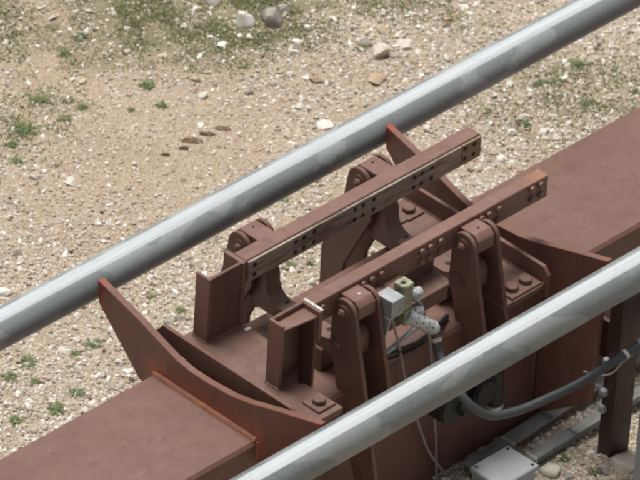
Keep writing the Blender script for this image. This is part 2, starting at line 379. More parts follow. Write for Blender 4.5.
def pebbles(n, rmed, sig, rmax, seed, zoneless):
    g = np.random.default_rng(seed)
    x = g.uniform(-1.6, 3.4, n * 3); y = g.uniform(-1.8, 3.4, n * 3)
    keep = inview(x, y, 0.22) & (g.random(n * 3) > zoneless * zone(x, y))
    # finer ground in a worn sandy lane
    lane = 0.5 * zone(x, y, WARM) + 0.4 * np.exp(-(((x - y) * 0.7071 + 0.47) / 0.35) ** 2 - (((x + y) * 0.7071 - 1.76) / 0.33) ** 2)
    keep &= g.random(n * 3) > (0.35 if rmed < 0.006 else 1.0) * lane
    pat = np.sin(x * 4.1 + 1.3 * np.sin(y * 3.3)) * np.sin(y * 4.7 + 1.1 * np.sin(x * 2.9)) + 0.6 * np.sin(x * 11 + y * 6.5) * np.sin(y * 9.7 - x * 5.1)
    keep &= g.random(n * 3) > np.clip(0.10 + 0.36 * pat, 0, 0.7)
    x, y, lane = x[keep][:n], y[keep][:n], lane[keep][:n]; n = len(x)
    r = np.minimum(rmed * np.exp(g.normal(0, sig, n)), rmax) * (1 - 0.30 * np.clip(lane, 0, 1))
    q = g.normal(size=(n, 4)); q[:, 1:3] *= 0.35; q /= np.linalg.norm(q, axis=1, keepdims=True)
    w_, a_, b_, c_ = q.T
    Rm = np.stack([1 - 2 * (b_ * b_ + c_ * c_), 2 * (a_ * b_ - c_ * w_), 2 * (a_ * c_ + b_ * w_), 2 * (a_ * b_ + c_ * w_), 1 - 2 * (a_ * a_ + c_ * c_), 2 * (b_ * c_ - a_ * w_), 2 * (a_ * c_ - b_ * w_), 2 * (b_ * c_ + a_ * w_), 1 - 2 * (a_ * a_ + b_ * b_)], 1).reshape(n, 3, 3)
    sc = np.stack([g.uniform(0.8, 1.5, n), g.uniform(0.65, 1.05, n), g.uniform(0.42, 0.8, n)], 1) * r[:, None]
    L = ICO[None] * (1 + g.normal(0, 0.16, (n, 12, 1))) * sc[:, None, :]
    Vv = np.einsum('nij,nkj->nki', Rm, L)
    Vv[:, :, 0] += x[:, None]; Vv[:, :, 1] += y[:, None]; Vv[:, :, 2] += (GZ + gh(x, y) + r * g.uniform(-0.22, 0.32, n))[:, None]
    return Vv.reshape(-1, 3), (ICOF[None] + (np.arange(n) * 12)[:, None, None]).reshape(-1, 3)
GRAV_GREY = 0.42
def stone_mat(name, stops, per_island=True):
    m, t, p = newmat(name); k = NT(t); P = k.pos(); g = k.geo()
    if per_island: f = g.outputs['Random Per Island']
    else: f = k.t.nodes.new('ShaderNodeObjectInfo').outputs['Random']
    stops = [(a_, tuple(v * (1 - GRAV_GREY) + GRAV_GREY * sum(c_) / 3 * 1.02 for v in c_)) for a_, c_ in stops]
    c = k.ramp(f, stops, 'CONSTANT' if per_island else 'LINEAR')
    c = k.mix(k.math('MULTIPLY', k.ramp(k.noise(70, 5, 0.7, P), [(0.35, 0.0), (0.75, 1.0)]), 0.5), c, (0.40, 0.33, 0.25))
    k.set(p.inputs['Base Color'], c); p.inputs['Roughness'].default_value = 0.85; p.inputs['Specular IOR Level'].default_value = 0.2
    k.bump(k.noise(110, 4, 0.7, P), 0.5, 0.004, p); return m
GRAV = [(0.0, (0.53, 0.41, 0.275)), (0.15, (0.60, 0.51, 0.38)), (0.30, (0.41, 0.30, 0.195)), (0.40, (0.68, 0.61, 0.50)), (0.52, (0.52, 0.47, 0.39)), (0.62, (0.44, 0.33, 0.235)), (0.70, (0.78, 0.73, 0.64)), (0.80, (0.28, 0.225, 0.17)), (0.87, (0.84, 0.81, 0.74)), (0.94, (0.53, 0.38, 0.28))]
M_grav = stone_mat('gravel_stone', GRAV)
Va, Fa = pebbles(98000, 0.0043, 0.38, 0.012, 3, 0.5); Vb, Fb = pebbles(7200, 0.0095, 0.30, 0.017, 4, 0.62)
me = np_mesh('gravel', np.concatenate([Va, Vb]), np.concatenate([Fa, Fb + len(Va)]), M_grav, False)
o = bpy.data.objects.new('gravel', me); col.objects.link(o)
tag(o, 'tan and cream loose gravel covering the ground around the track', 'gravel', kind='stuff')

# ---------------------------------------------------------------- grass (stuff)
def blades(n, seed):
    g = np.random.default_rng(seed)
    x = g.uniform(-1.0, 3.2, n * 12); y = g.uniform(-1.2, 3.2, n * 12)
    z = zone(x, y)
    pat = 0.5 + 0.5 * np.sin(x * 13 + 2 * np.sin(y * 7)) * np.sin(y * 11 + 2 * np.sin(x * 9)) + 0.4 * np.sin(x * 31 + y * 17) * np.sin(y * 37 - x * 11)
    clump = g.random(len(x)); keep = inview(x, y, 0.2) & (clump < z ** 1.4 * np.clip(pat + 0.15, 0, 1.2) ** 1.7)
    x, y = x[keep][:n], y[keep][:n]; n = len(x)
    L = g.uniform(0.007, 0.022, n); a = g.uniform(0, 2 * np.pi, n); lean = g.uniform(0.35, 1.25, n); wd = g.uniform(0.0012, 0.0026, n)
    dx, dy = np.cos(a), np.sin(a); z0 = GZ + gh(x, y) - 0.001
    B = np.stack([x, y, z0], 1); S = np.stack([-dy, dx, 0 * dx], 1) * wd[:, None]
    mid = B + np.stack([dx * L * 0.30 * lean, dy * L * 0.30 * lean, L * 0.42], 1); tip = B + np.stack([dx * L * lean * 0.75, dy * L * lean * 0.75, L * (0.85 - 0.42 * lean)], 1)
    Vv = np.stack([B - S, B + S, mid + S * 0.8, mid - S * 0.8, tip], 1).reshape(-1, 3); o5 = (np.arange(n) * 5)[:, None]
    F = np.concatenate([o5 + np.array([[0, 1, 2]]), o5 + np.array([[0, 2, 3]]), o5 + np.array([[3, 2, 4]])]); return Vv, F
def leaf_mat(name, stops):
    m, t, p = newmat(name); k = NT(t); g = k.geo()
    c = k.ramp(g.outputs['Random Per Island'], stops); c = k.mix(k.math('MULTIPLY', k.noise(60, 3, 0.6, k.pos()), 0.4), c, (0.10, 0.11, 0.04))
    k.set(p.inputs['Base Color'], c); p.inputs['Roughness'].default_value = 0.6; p.inputs['Specular IOR Level'].default_value = 0.25
    tr = k.t.nodes.new('ShaderNodeBsdfTranslucent'); k.set(tr.inputs[0], c); mx = k.t.nodes.new('ShaderNodeMixShader'); mx.inputs[0].default_value = 0.25
    k.l.new(p.outputs[0], mx.inputs[1]); k.l.new(tr.outputs[0], mx.inputs[2])
    k.l.new(mx.outputs[0], [n for n in t.nodes if n.type == 'OUTPUT_MATERIAL'][0].inputs[0]); return m
M_grass = leaf_mat('grass_blade', [(0.0, (0.145, 0.185, 0.070)), (0.45, (0.210, 0.250, 0.105)), (0.78, (0.29, 0.30, 0.155)), (1.0, (0.44, 0.40, 0.26))])
M_weed = leaf_mat('weed_leaf', [(0.0, (0.12, 0.170, 0.065)), (0.6, (0.19, 0.245, 0.105)), (1.0, (0.29, 0.32, 0.16))])
Vg, Fg = blades(90000, 5)
me = np_mesh('grass', Vg, Fg, M_grass, False); o = bpy.data.objects.new('grass', me); col.objects.link(o)
tag(o, 'thin olive green grass growing through the gravel in patches', 'grass', kind='stuff')

# ---------------------------------------------------------------- the welded track: girder, cross ties, rails
track = empty('track', (0, 0, GZ), 'reddish brown box girder track with two grey tubular rails on cross ties', 'track')
ZT, HW = -0.207, 0.225
b = box(-3.2, 4.2, -HW, HW, -0.80, ZT, 0.010)
girder = obj('girder', b, M_brown, track)
obj('seam', cyl((0.612, -HW - 0.001, ZT - 0.01), (0.612, -HW - 0.001, -0.795), 0.004, 8), M_brown, girder)
TIE = [(-0.477, 0.002), (-0.30, -0.050), (-0.18, -0.088), (-0.11, -0.104), (0.0, -0.113), (0.07, -0.113), (0.13, -0.104), (0.18, -0.088), (0.30, -0.047), (0.477, 0.002)]
TIEL = [(0.470, -0.080), (0.285, -0.262), (HW + 0.002, -0.285), (HW + 0.002, ZT + 0.001), (-HW - 0.002, ZT + 0.001), (-HW - 0.002, -0.285), (-0.285, -0.262), (-0.470, -0.080)]
TIELR = TIEL[:-3] + [(-HW - 0.002, -0.70), (-0.28, -0.69), (-0.452, -0.56), (-0.470, -0.080)]
for x0 in (-0.622, 0.622):
    s = 1 if x0 < 0 else -1
    ta, tb = (x0, x0 + 0.024) if x0 < 0 else (x0, x0 + 0.024)
    tie = obj('cross_tie', prism(TIE + (TIEL if x0 < 0 else TIELR), 'x', ta, tb, 0.0015), M_tie, track)
    wm = M_weld if x0 < 0 else M_brown
    bw = None
    for xx in ((ta, tb)):
        pts = [(xx, -HW + 0.004 + 0.03 * i + 0.0, ZT + 0.001) for i in range(16)]
        pts = [(a, b_ if b_ < HW - 0.004 else HW - 0.004, c) for a, b_, c in pts]
        pts = [(a, b_, c + random.uniform(-0.0012, 0.0012)) for a, b_, c in pts]
        bw = sweep(pts, 0.0115 if x0 < 0 else 0.008, 8, 4, bw)
        bw = cyl((xx, -HW - 0.001, ZT), (xx, -HW - 0.001, -0.272), 0.006, 8, bm=bw)
    obj('weld_bead', bw, wm, tie)
for s in (1, -1):
    RY, RZ, RR = 0.531 * s, -0.040, 0.0605
    b = bmesh.new(); segs, rings = 48, []
    for x in np.linspace(-3.2, 4.2, 75):
        rings.append([b.verts.new((x, RY + RR * math.sin(2 * math.pi * i / segs), RZ + RR * math.cos(2 * math.pi * i / segs))) for i in range(segs)])
    for i in range(len(rings) - 1):
        for j in range(segs): b.faces.new((rings[i][j], rings[i + 1][j], rings[i + 1][(j + 1) % segs], rings[i][(j + 1) % segs]))
    rl = obj('rail', b, M_rail if s > 0 else M_rail_dim, track, loc=(0.5, RY, RZ))
    rl['label'] = 'far grey tubular running rail' if s > 0 else 'near grey tubular running rail'

# ---------------------------------------------------------------- fasteners (shared meshes, pointing along +Z)
def hexbolt(r, h, wr=0.0, wh=0.003, square=0.0, nub=True):
    z = 0.0; b = None
    if square: b = box(-square, square, -square, square, 0, 0.008, 0.0015); z = 0.008
    if wr: b = cyl((0, 0, z - 0.001), (0, 0, z + wh), wr, 20, bv=0.0006, bm=b); z += wh
    hb = bmesh.new(); bmesh.ops.create_cone(hb, cap_ends=True, segments=6, radius1=r, radius2=r, depth=h)
    for v in hb.verts: v.co.z += z + h / 2 - 0.0005
    bevel(hb, r * 0.09, 1, 40); b = merge(b, hb)
    if nub: b = cyl((0, 0, z + h - 0.001), (0, 0, z + h + r * 0.28), r * 0.52, 14, bv=0.001, bm=b)
    return b
ME_bolt = mesh_from(hexbolt(0.0118, 0.011, 0.0, nub=False), 'bolt', M_bar)
ME_pin = mesh_from(hexbolt(0.0150, 0.012, 0.026, 0.004), 'pivot_bolt', M_lever)
ME_pad = mesh_from(hexbolt(0.0225, 0.016, 0.0, 0.004, 0.036, nub=False), 'anchor_bolt', M_pad)
ME_hole = mesh_from(cyl((0, 0, -0.006), (0, 0, 0.0006), 0.0080, 14), 'bolt_hole', M_hole)
ME_screw = mesh_from(cyl((0, 0, -0.002), (0, 0, 0.0015), 0.006, 14, bv=0.0005), 'screw', M_bare)
TO_MY = (R(90), 0, 0); TO_PY = (R(-90), 0, 0); TO_MX = (0, R(-90), 0); TO_PX = (0, R(90), 0)

# ---------------------------------------------------------------- brake jaws
BX0, BX1, BZ0, BZ1 = -0.345, 0.675, 0.052, 0.135
GX = [(-0.140, -0.105, -0.061), (0.115, 0.150, 0.197), (0.374, 0.408, 0.452)]
def lever_outline(s, far, long=False):
    cy = 0.249 if far else 0.203
    top = [(s * (cy + 0.046 * math.cos(R(a))), 0.079 + 0.046 * math.sin(R(a))) for a in range(0, 181, 15)]
    if far: outer = [(s * 0.385, -0.52), (s * 0.388, -0.24), (s * 0.312, -0.03), (s * 0.30, 0.05)]; inner = [(s * 0.200, 0.03), (s * 0.186, -0.04), (s * 0.289, -0.26), (s * 0.30, -0.52)]
    else: outer = [(s * 0.345, -0.345), (s * 0.312, -0.19), (s * 0.266, 0.0), (s * 0.257, 0.05)]; inner = [(s * 0.152, 0.03), (s * 0.150, -0.06), (s * 0.175, -0.14), (s * 0.205, -0.28), (s * 0.240, -0.37)]
    if long: outer[0:1] = [(s * 0.40, -0.56)]; inner[-1:] = [(s * 0.31, -0.56)]
    return outer + top + inner
LEV = (-0.196, 0.321)
for s in (1, -1):
    far = s > 0
    lab = 'far brake jaw, its worn drilled strip facing the near jaw' if far else 'near brake jaw, its bolted brown bar beside the silver valve'
    jaw = empty('brake_jaw', (0.17, s * 0.2, GZ), lab, 'brake jaw', 'pair of brake jaws between the rails')
    bi, bo = s * (0.120 if not far else 0.127), s * (0.165 if not far else 0.180)
    bar = obj('brake_bar', box(BX0, BX1, min(bi, bo), max(bi, bo), BZ0, BZ1, 0.002), M_bar, jaw)
    si = s * 0.118 if far else s * 0.112
    y0, y1 = sorted((si, bi - s * 0.0003)); 
    if far:
        strip = obj('wear_strip', box(BX0 + 0.004, 0.585, y0, y1, BZ0 + 0.003, BZ1 - 0.005, 0.0012), M_strip, jaw)
        es = obj('end_strip', box(0.588, BX1 - 0.003, y0, y1, BZ0 + 0.003, BZ1 - 0.005, 0.0012), M_endstrip, jaw)
    else:
        strip = obj('wear_strip', box(BX0 + 0.004, BX1 - 0.003, y0, y1, BZ0 + 0.003, BZ1 - 0.014, 0.0012), M_strip, jaw)
    spots = [(x, z) for g in GX for x in g for z in (0.112, 0.074)] + [(x, z) for x in (0.600, 0.640) for z in (0.116, 0.078)] + [(-0.315, 0.110), (-0.315, 0.075)]
    for x, z in spots:
        if far: inst('bolt_hole', ME_hole, es if x > 0.59 else strip, (x, si, z), TO_MY)
        inst('bolt', ME_bolt, bar, (x + random.uniform(-.002, .002), bo, z), (R(90) if s < 0 else R(-90), random.random(), 0))
    for lx in LEV:
        w0 = 0.036
        fo = 0.045 if far else 0.0
        prof = [(bo - s * 0.0005, 0.122), (s * (0.224 + fo), 0.122), (s * (0.243 + fo), 0.104), (s * (0.243 + fo), 0.060), (bo - s * 0.0005, 0.056)]
        blk = obj('pivot_block', prism(prof, 'x', lx - w0, lx + w0, 0.002), M_bar, jaw)
        inst('screw', ME_screw if not (s < 0 and lx < 0) else ME_screw, blk, (lx + 0.002, s * (0.204 + fo), 0.1225)).data = mesh_from(cyl((0, 0, -0.002), (0, 0, 0.0008), 0.0045, 12), 'screw', M_bare if (s < 0 and lx < 0) else M_hole)
        for q, sx in ((-1, -1), (1, 1)):
            xa = lx + q * (w0 + 0.006); xb = lx + q * (w0 + 0.021)
            lp = obj('lever_plate', prism(lever_outline(s, far, s < 0 and lx < 0 and q < 0), 'x', min(xa, xb), max(xa, xb), 0.002), M_lever, jaw)
            inst('pivot_bolt', ME_pin, lp, (xb, s * (0.200 + fo), 0.078), TO_MX if q < 0 else TO_PX)
            if not far: inst('pivot_bolt', ME_pin, lp, (xb, s * 0.190, -0.052), TO_MX if q < 0 else TO_PX)
        obj('pivot_pin', cyl((lx - w0 - 0.01, s * (0.2 + fo), 0.078), (lx + w0 + 0.01, s * (0.2 + fo), 0.078), 0.013, 16), M_lever, jaw)

nj = [o for o in bpy.data.objects if o.name.startswith('brake_jaw') and o.location.y < 0][0]
obj('shelf_plate', prism([(-0.120, -0.135), (0.195, -0.135), (0.195, -0.210), (0.178, -0.232), (-0.120, -0.232)], 'z', -0.020, -0.004, 0.002), M_pad, nj)
obj('hanger', prism([(-0.120, 0.0515), (0.195, 0.0515), (0.195, -0.0035), (-0.120, -0.0035)], 'y', -0.148, -0.137, 0.001), M_lever, nj)
obj('stiffener', box(-0.120, 0.176, -0.230, -0.220, -0.062, -0.0205, 0.0015), M_lever, nj)

# ---------------------------------------------------------------- yokes carrying the jaws
def yoke_outline():
    fl, iy, fr = -0.083, 0.150, 0.056
    pts = []
    pts += arc(iy - fr, fl + fr, fr, -90, 0, 8)                                   # right fillet, floor to inner face
    pts += [(iy, -0.02)] + [(0.191 + 0.041 * math.cos(R(a)), -0.015 + 0.041 * math.sin(R(a))) for a in range(165, -1, -15)]
    pts += [(0.232, -0.085), (0.195, -0.125), (-0.195, -0.125), (-0.232, -0.085)]
    pts += [(-0.191 - 0.041 * math.cos(R(a)), -0.040 + 0.041 * math.sin(R(a))) for a in range(0, 166, 15)] + [(-iy, -0.045)]
    pts += arc(-iy + fr, fl + fr, fr, 180, 270, 8)
    return pts
for lx in LEV:
    yk = empty('brake_yoke', (lx, 0, -0.207), 'U shaped brown yoke bolted under the jaws nearer the two channel posts' if lx < 0 else 'U shaped brown yoke under the jaws beside the washered anchor bolts', 'yoke', 'yokes holding the brake jaws')
    obj('yoke_body', prism(yoke_outline(), 'x', lx - 0.030, lx + 0.030, 0.002), M_pad, yk)
    obj('pedestal', box(lx - 0.040, lx + 0.025, -0.105, 0.105, ZT + 0.0005, -0.1255, 0.002), M_brown, yk)
    for yy in (-0.085, 0.10): inst('bolt_hole', mesh_from(cyl((0, 0, -0.002), (0, 0, 0.0008), 0.0095, 16), 'bolt_hole', M_hole), yk, (lx + 0.012, yy, -0.083))
    obj('tie_bolt', cyl((lx - 0.034, 0.191, -0.015), (lx + 0.034, 0.191, -0.015), 0.012, 12), M_lever, yk)

# ---------------------------------------------------------------- mounting plates at both ends
mp = empty('mounting_plate', (-0.45, 0, ZT), 'brown floor plate with upright flange beside the rust stained cross tie', 'mounting plate', 'mounting plates of the brake')
fl = [(-0.541, 0.20), (-0.345, 0.20), (-0.345, -0.12), (-0.40, -0.165)] + arc(-0.445, -0.225, 0.030, 80, 0, 5) + [(-0.412, -0.37), (-0.541, -0.37)]
obj('floor_plate', prism(fl, 'z', -0.118, -0.100, 0.0015), M_pad, mp)
obj('under_plate', prism([(-0.535, 0.19), (-0.36, 0.19), (-0.36, -0.12), (-0.425, -0.20), (-0.405, -0.355), (-0.535, -0.355)], 'z', -0.140, -0.1185, 0.0015), M_brown, mp)
obj('flange', prism([(0.272, -0.098), (0.285, -0.108), (0.285, -0.150), (-0.312, -0.150), (-0.312, -0.100), (-0.289, -0.080), (0.262, -0.080)], 'x', -0.556, -0.542, 0.001), M_brown, mp)
obj('riser', box(-0.53, -0.435, -0.205, 0.18, ZT + 0.0005, -0.1405, 0.002), M_brown, mp)
for xx, yy in ((-0.457, -0.312),): inst('anchor_bolt', ME_pad, mp, (xx, yy, -0.100))
mp2 = empty('mounting_plate', (0.46, 0, ZT), 'brown base plate carrying square washers below the chamfered flange', 'mounting plate', 'mounting plates of the brake')
obj('floor_plate', prism([(0.541, 0.305), (0.362, 0.305), (0.362, -0.300), (0.541, -0.300)], 'z', -0.163, -0.145, 0.0015), M_pad, mp2)
obj('under_plate', box(0.375, 0.538, -0.285, 0.29, -0.185, -0.1635, 0.002), M_brown, mp2)
obj('riser', box(0.385, 0.53, -0.205, 0.205, ZT + 0.0005, -0.1855, 0.002), M_brown, mp2)
obj('flange', prism([(0.289, -0.083), (0.312, -0.108), (0.312, -0.190), (-0.312, -0.190), (-0.312, -0.108), (-0.289, -0.083)], 'x', 0.542, 0.556, 0.001), M_brown, mp2)
for xx, yy in ((0.440, -0.258), (0.500, -0.258), (0.495, 0.240), (0.425, 0.245)): inst('anchor_bolt', ME_pad, mp2, (xx, yy, -0.145))

# ---------------------------------------------------------------- channel posts butting the bar ends
for s in (1, -1):
    lab = 'far channel post at the end of the drilled strip' if s > 0 else 'near channel post with a bright worn top edge beside the bar end'
    ps = empty('channel_post', (-0.42, s * 0.155, -0.100), lab, 'post', 'channel posts at the bar ends')
    yw, ya, yc = s * 0.126, s * 0.185, s * 0.205
    A0, A1, C1 = -0.500, -0.489, -0.3485
    obj('web', box(A1 + 0.0003, -0.3645, *sorted((yw, yw + s * 0.011)), -0.0995 if s > 0 else ZT + 0.0005, 0.135, 0.0012), M_lever, ps)
    obj('side_flange', box(A0, A1, *sorted((yw, ya)), -0.0995, 0.135, 0.0012), M_bar, ps)
    obj('end_flange', box(-0.364, C1, *sorted((yw - s * 0.004, yc)), 0.03 if s < 0 else -0.0995, 0.135, 0.0012), M_bar, ps)
    gp = prism([(A1 + 0.0005, yw + s * 0.0115), (A1 + 0.0005, ya - s * 0.002), (-0.3645, yc - s * 0.006), (-0.3645, yw + s * 0.0115)], 'z', 0.112, 0.118, 0.0008)
    if s < 0:
        obj('gusset_plate', gp, M_bar, ps)
        obj('rear_web', box(-0.3735, -0.3645, *sorted((yw + s * 0.0115, yc + 0.006)), ZT + 0.0005, 0.1115, 0.001), M_lever, ps)
        obj('worn_edge', box(-0.3565, -0.3455, *sorted((yw, yc)), 0.1353, 0.1385, 0.0008), M_bare, ps)
    else:
        gp.free()
        obj('worn_edge', box(-0.3483, -0.3455, *sorted((yw + 0.004, yc)), 0.120, 0.1358, 0.0006), M_pad, ps)

# ---------------------------------------------------------------- valve and fittings on the near jaw
bk = empty('sensor_bracket', (-0.08, -0.24, 0.05), 'bent aluminium bracket with a bright top beside the yellow valve', 'bracket')
bt = 0.105
top = [(-0.137, -0.220), (-0.084, -0.220), (-0.080, -0.287), (-0.133, -0.287)]
obj('bracket_head', prism(top, 'z', bt - 0.064, bt, 0.0012), M_alu, bk)
obj('bracket_leg', prism([(-0.215, 0.0405), (-0.286, 0.0405), (-0.272, -0.02), (-0.258, -0.10), (-0.240, -0.112), (-0.215, -0.10)], 'x', -0.1365, -0.1305, 0.001), M_alu, bk)
obj('support_arm', box(-0.130, 0.02, -0.2195, -0.166, 0.060, 0.072, 0.002), M_bar, bk)
vb = empty('valve', (-0.03, -0.24, 0.06), 'yellow passivated valve block with a dark port on its top', 'valve')
obj('valve_block', prism([(-0.060, -0.218), (-0.014, -0.218), (-0.014, -0.262), (-0.045, -0.266), (-0.060, -0.255)], 'z', 0.02, 0.112, 0.003), M_zinc, vb)
obj('valve_foot', box(-0.052, -0.012, -0.27, -0.235, -0.035, 0.0195, 0.003), M_zinc, vb)
obj('port', cyl((-0.042, -0.242, 0.110), (-0.042, -0.242, 0.1135), 0.0085, 16), M_hole, vb)
obj('elbow', cyl((-0.013, -0.25, 0.055), (0.030, -0.25, 0.050), 0.017, 20, bv=0.005), M_silver, vb)
obj('nipple', cyl((-0.012, -0.262, 0.0), (0.022, -0.266, -0.01), 0.016, 16, bv=0.003), M_silver, vb)
sl = empty('silencer', (0.03, -0.28, -0.06), 'pale perforated cylinder fitting at the end of the valve', 'silencer')
pa, pb = Vector((-0.034, -0.262, -0.006)), Vector((0.046, -0.300, -0.070))
obj('sleeve', cyl(pa, pb, 0.0225, 28, bv=0.004), M_silver, sl)
obj('tip_cap', cyl(pb - (pb - pa) * 0.04, pb + (pb - pa) * 0.12, 0.0165, 24, bv=0.003), M_silver, sl)
ax = (pb - pa).normalized(); u = ax.cross(Vector((0, 0, 1))).normalized(); v_ = ax.cross(u)
hm = mesh_from(cyl((0, 0, -0.002), (0, 0, 0.0005), 0.0026, 8), 'vent_hole', M_hole)
for i, f in enumerate((0.25, 0.45, 0.65, 0.82)):
    for a in range(8):
        th = 2 * math.pi * (a + 0.5 * (i % 2)) / 8; d = u * math.cos(th) + v_ * math.sin(th)
        inst('vent_hole', hm, sl, pa.lerp(pb, f) + d * 0.0225, d.to_track_quat('Z', 'Y').to_euler())
tag(obj('hose', sweep([(0.055, -0.302, -0.085), (0.050, -0.325, -0.15), (0.03, -0.40, -0.20), (0.035, -0.455, -0.245), (0.074, -0.48, -0.296), (0.112, -0.49, -0.325), (0.155, -0.50, -0.341), (0.225, -0.515, -0.349), (0.301, -0.53, -0.347), (0.446, -0.56, -0.329), (0.590, -0.595, -0.280), (0.650, -0.613, -0.254)], 0.0145, 14, 14), M_hose), 'thick dark grey hose sagging under the near rail to the grey box', 'hose')
tag(obj('cable', sweep([(-0.095, -0.25, 0.03), (-0.085, -0.25, -0.01), (-0.044, -0.25, -0.137), (-0.011, -0.25, -0.267), (0.02, -0.25, -0.37), (0.064, -0.25, -0.47), (0.12, -0.25, -0.604), (0.192, -0.25, -0.719), (0.22, -0.25, -0.76), (0.25, -0.25, -0.785)], 0.0042, 8, 10), M_cable), 'thin grey cable hanging from the aluminium bracket down the girder', 'cable', 'thin cables on the girder side')
tag(obj('cable', sweep([(0.00, -0.245, 0.03), (0.045, -0.25, -0.02), (0.10, -0.245, -0.20), (0.134, -0.25, -0.463), (0.153, -0.25, -0.582), (0.166, -0.25, -0.705), (0.18, -0.25, -0.79)], 0.0038, 8, 10), M_cable), 'thin grey cable hanging straight down from the valve elbow', 'cable', 'thin cables on the girder side')
tag(obj('cable', sweep([(-0.235, -0.31, -0.20), (-0.228, -0.31, -0.33), (-0.224, -0.31, -0.39), (-0.205, -0.31, -0.52), (-0.19, -0.3, -0.70)], 0.0042, 8, 10), M_cable), 'thin grey cable below the near rail at the lower edge, leftmost of the cables', 'cable', 'thin cables on the girder side')
tag(obj('air_pipe', sweep([(-0.11, -0.232, -0.14), (-0.05, -0.235, -0.125), (0.02, -0.24, -0.10), (0.07, -0.245, -0.085)], 0.009, 10, 8), M_galv), 'short galvanised pipe below the aluminium bracket', 'pipe')
tag(obj('cable', sweep([(-0.12, -0.16, -0.200), (-0.02, -0.19, -0.192), (0.08, -0.205, -0.198), (0.17, -0.20, -0.185), (0.25, -0.17, -0.197)], 0.008, 10, 8), M_rubber), 'black cable lying along the girder top behind the pale silencer', 'cable')
tag(obj('cable', sweep([(0.650, -0.62, -0.262), (0.645, -0.60, -0.29), (0.630, -0.57, -0.335), (0.600, -0.555, -0.372), (0.555, -0.53, -0.372), (0.52, -0.51, -0.350)], 0.0032, 8, 8), M_cable), 'thin pale cable looping in front of the dark column', 'cable')
for a_, b_ in (((0.052, -0.3065, -0.104), (0.051, -0.313, -0.116)), ((0.600, -0.5975, -0.2755), (0.610, -0.600, -0.2705))):
    obj('hose_clamp', cyl(a_, b_, 0.0165, 20, bv=0.001), M_bare, bpy.data.objects['hose'])
for z_, x_, y_ in ((-0.137, -0.044, -0.25), (-0.267, -0.011, -0.25)):
    obj('cable_tie', cyl((x_, y_, z_), (x_ + 0.0012, y_, z_ - 0.007), 0.0062, 10), M_rubber, bpy.data.objects['cable'])
for xx, zz in ((-0.118, 0.086), (-0.098, 0.060)):
    obj('screw', cyl((xx, -0.2872, zz), (xx, -0.290, zz), 0.0045, 6), M_galv, bk)
obj('lock_nut', cyl((0.000, -0.2495, 0.0535), (0.010, -0.2497, 0.0528), 0.021, 6, bv=0.001), M_galv, vb)
obj('lock_nut', cyl(pa - ax * 0.004, pa + ax * 0.008, 0.026, 6, bv=0.001), M_galv, sl)
obj('ring', cyl(pa.lerp(pb, 0.94), pa.lerp(pb, 0.99), 0.0237, 28, bv=0.0008), M_galv, sl)
def bead(pts, parent, r=0.0038):
    q = []
    for (a, b__) in zip(pts[:-1], pts[1:]):
        a, b__ = Vector(a), Vector(b__); n_ = max(2, int((b__ - a).length / 0.012))
        q += [a.lerp(b__, i_ / n_) + Vector((random.uniform(-1, 1), random.uniform(-1, 1), random.uniform(-1, 1))) * 0.0009 for i_ in range(n_)]
    q.append(Vector(pts[-1])); obj('weld_bead', sweep(q, r, 7, 2), M_brown, parent)
posts = [o for o in bpy.data.objects if o.name.startswith('channel_post')]
for o_, s_ in zip(sorted(posts, key=lambda o: -o.location.y), (1, -1)):
    bead([(-0.501, s_ * 0.185, -0.099), (-0.501, s_ * 0.126 - s_ * 0.001, -0.099), (-0.42, s_ * 0.125, -0.099), (-0.366, s_ * 0.125, -0.099)], o_)
bead([(-0.5415, 0.20, -0.0995), (-0.5415, -0.31, -0.0995)], mp); bead([(0.5415, 0.30, -0.1445), (0.5415, -0.30, -0.1445)], mp2)
# air springs that spread the lever feet
for lx, lab in ((0.321, 'black rubber air spring by the hose bend under the near rail'),):
    a = empty('air_spring', (lx, -0.27, -0.47), lab, 'air spring')
    b = None
    for i in range(3): b = cyl((lx, -0.228 - 0.024 * i, -0.46), (lx, -0.250 - 0.024 * i, -0.46), 0.052, 24, bv=0.009, bm=b)
    obj('bellows', b, M_rubber, a)
ac = empty('air_cylinder', (0.16, -0.28, -0.44), 'black air cylinder on the girder side under the near rail', 'air cylinder')
obj('barrel', cyl((0.165, -0.226, -0.43), (0.165, -0.31, -0.43), 0.062, 28, bv=0.006), M_rubber, ac)
obj('end_boss', cyl((0.200, -0.30, -0.445), (0.200, -0.335, -0.445), 0.026, 20, bv=0.004), M_rubber, ac)
sh = empty('short_hose', (0.378, -0.275, -0.56), 'short black vertical hose with a bright clamp beside the sagging hose', 'hose')
obj('tube', cyl((0.378, -0.275, -0.40), (0.388, -0.275, -0.555), 0.026, 20, bv=0.003), M_rubber, sh)
obj('clamp', cyl((0.3845, -0.275, -0.538), (0.386, -0.275, -0.549), 0.0285, 20), M_bare, sh)

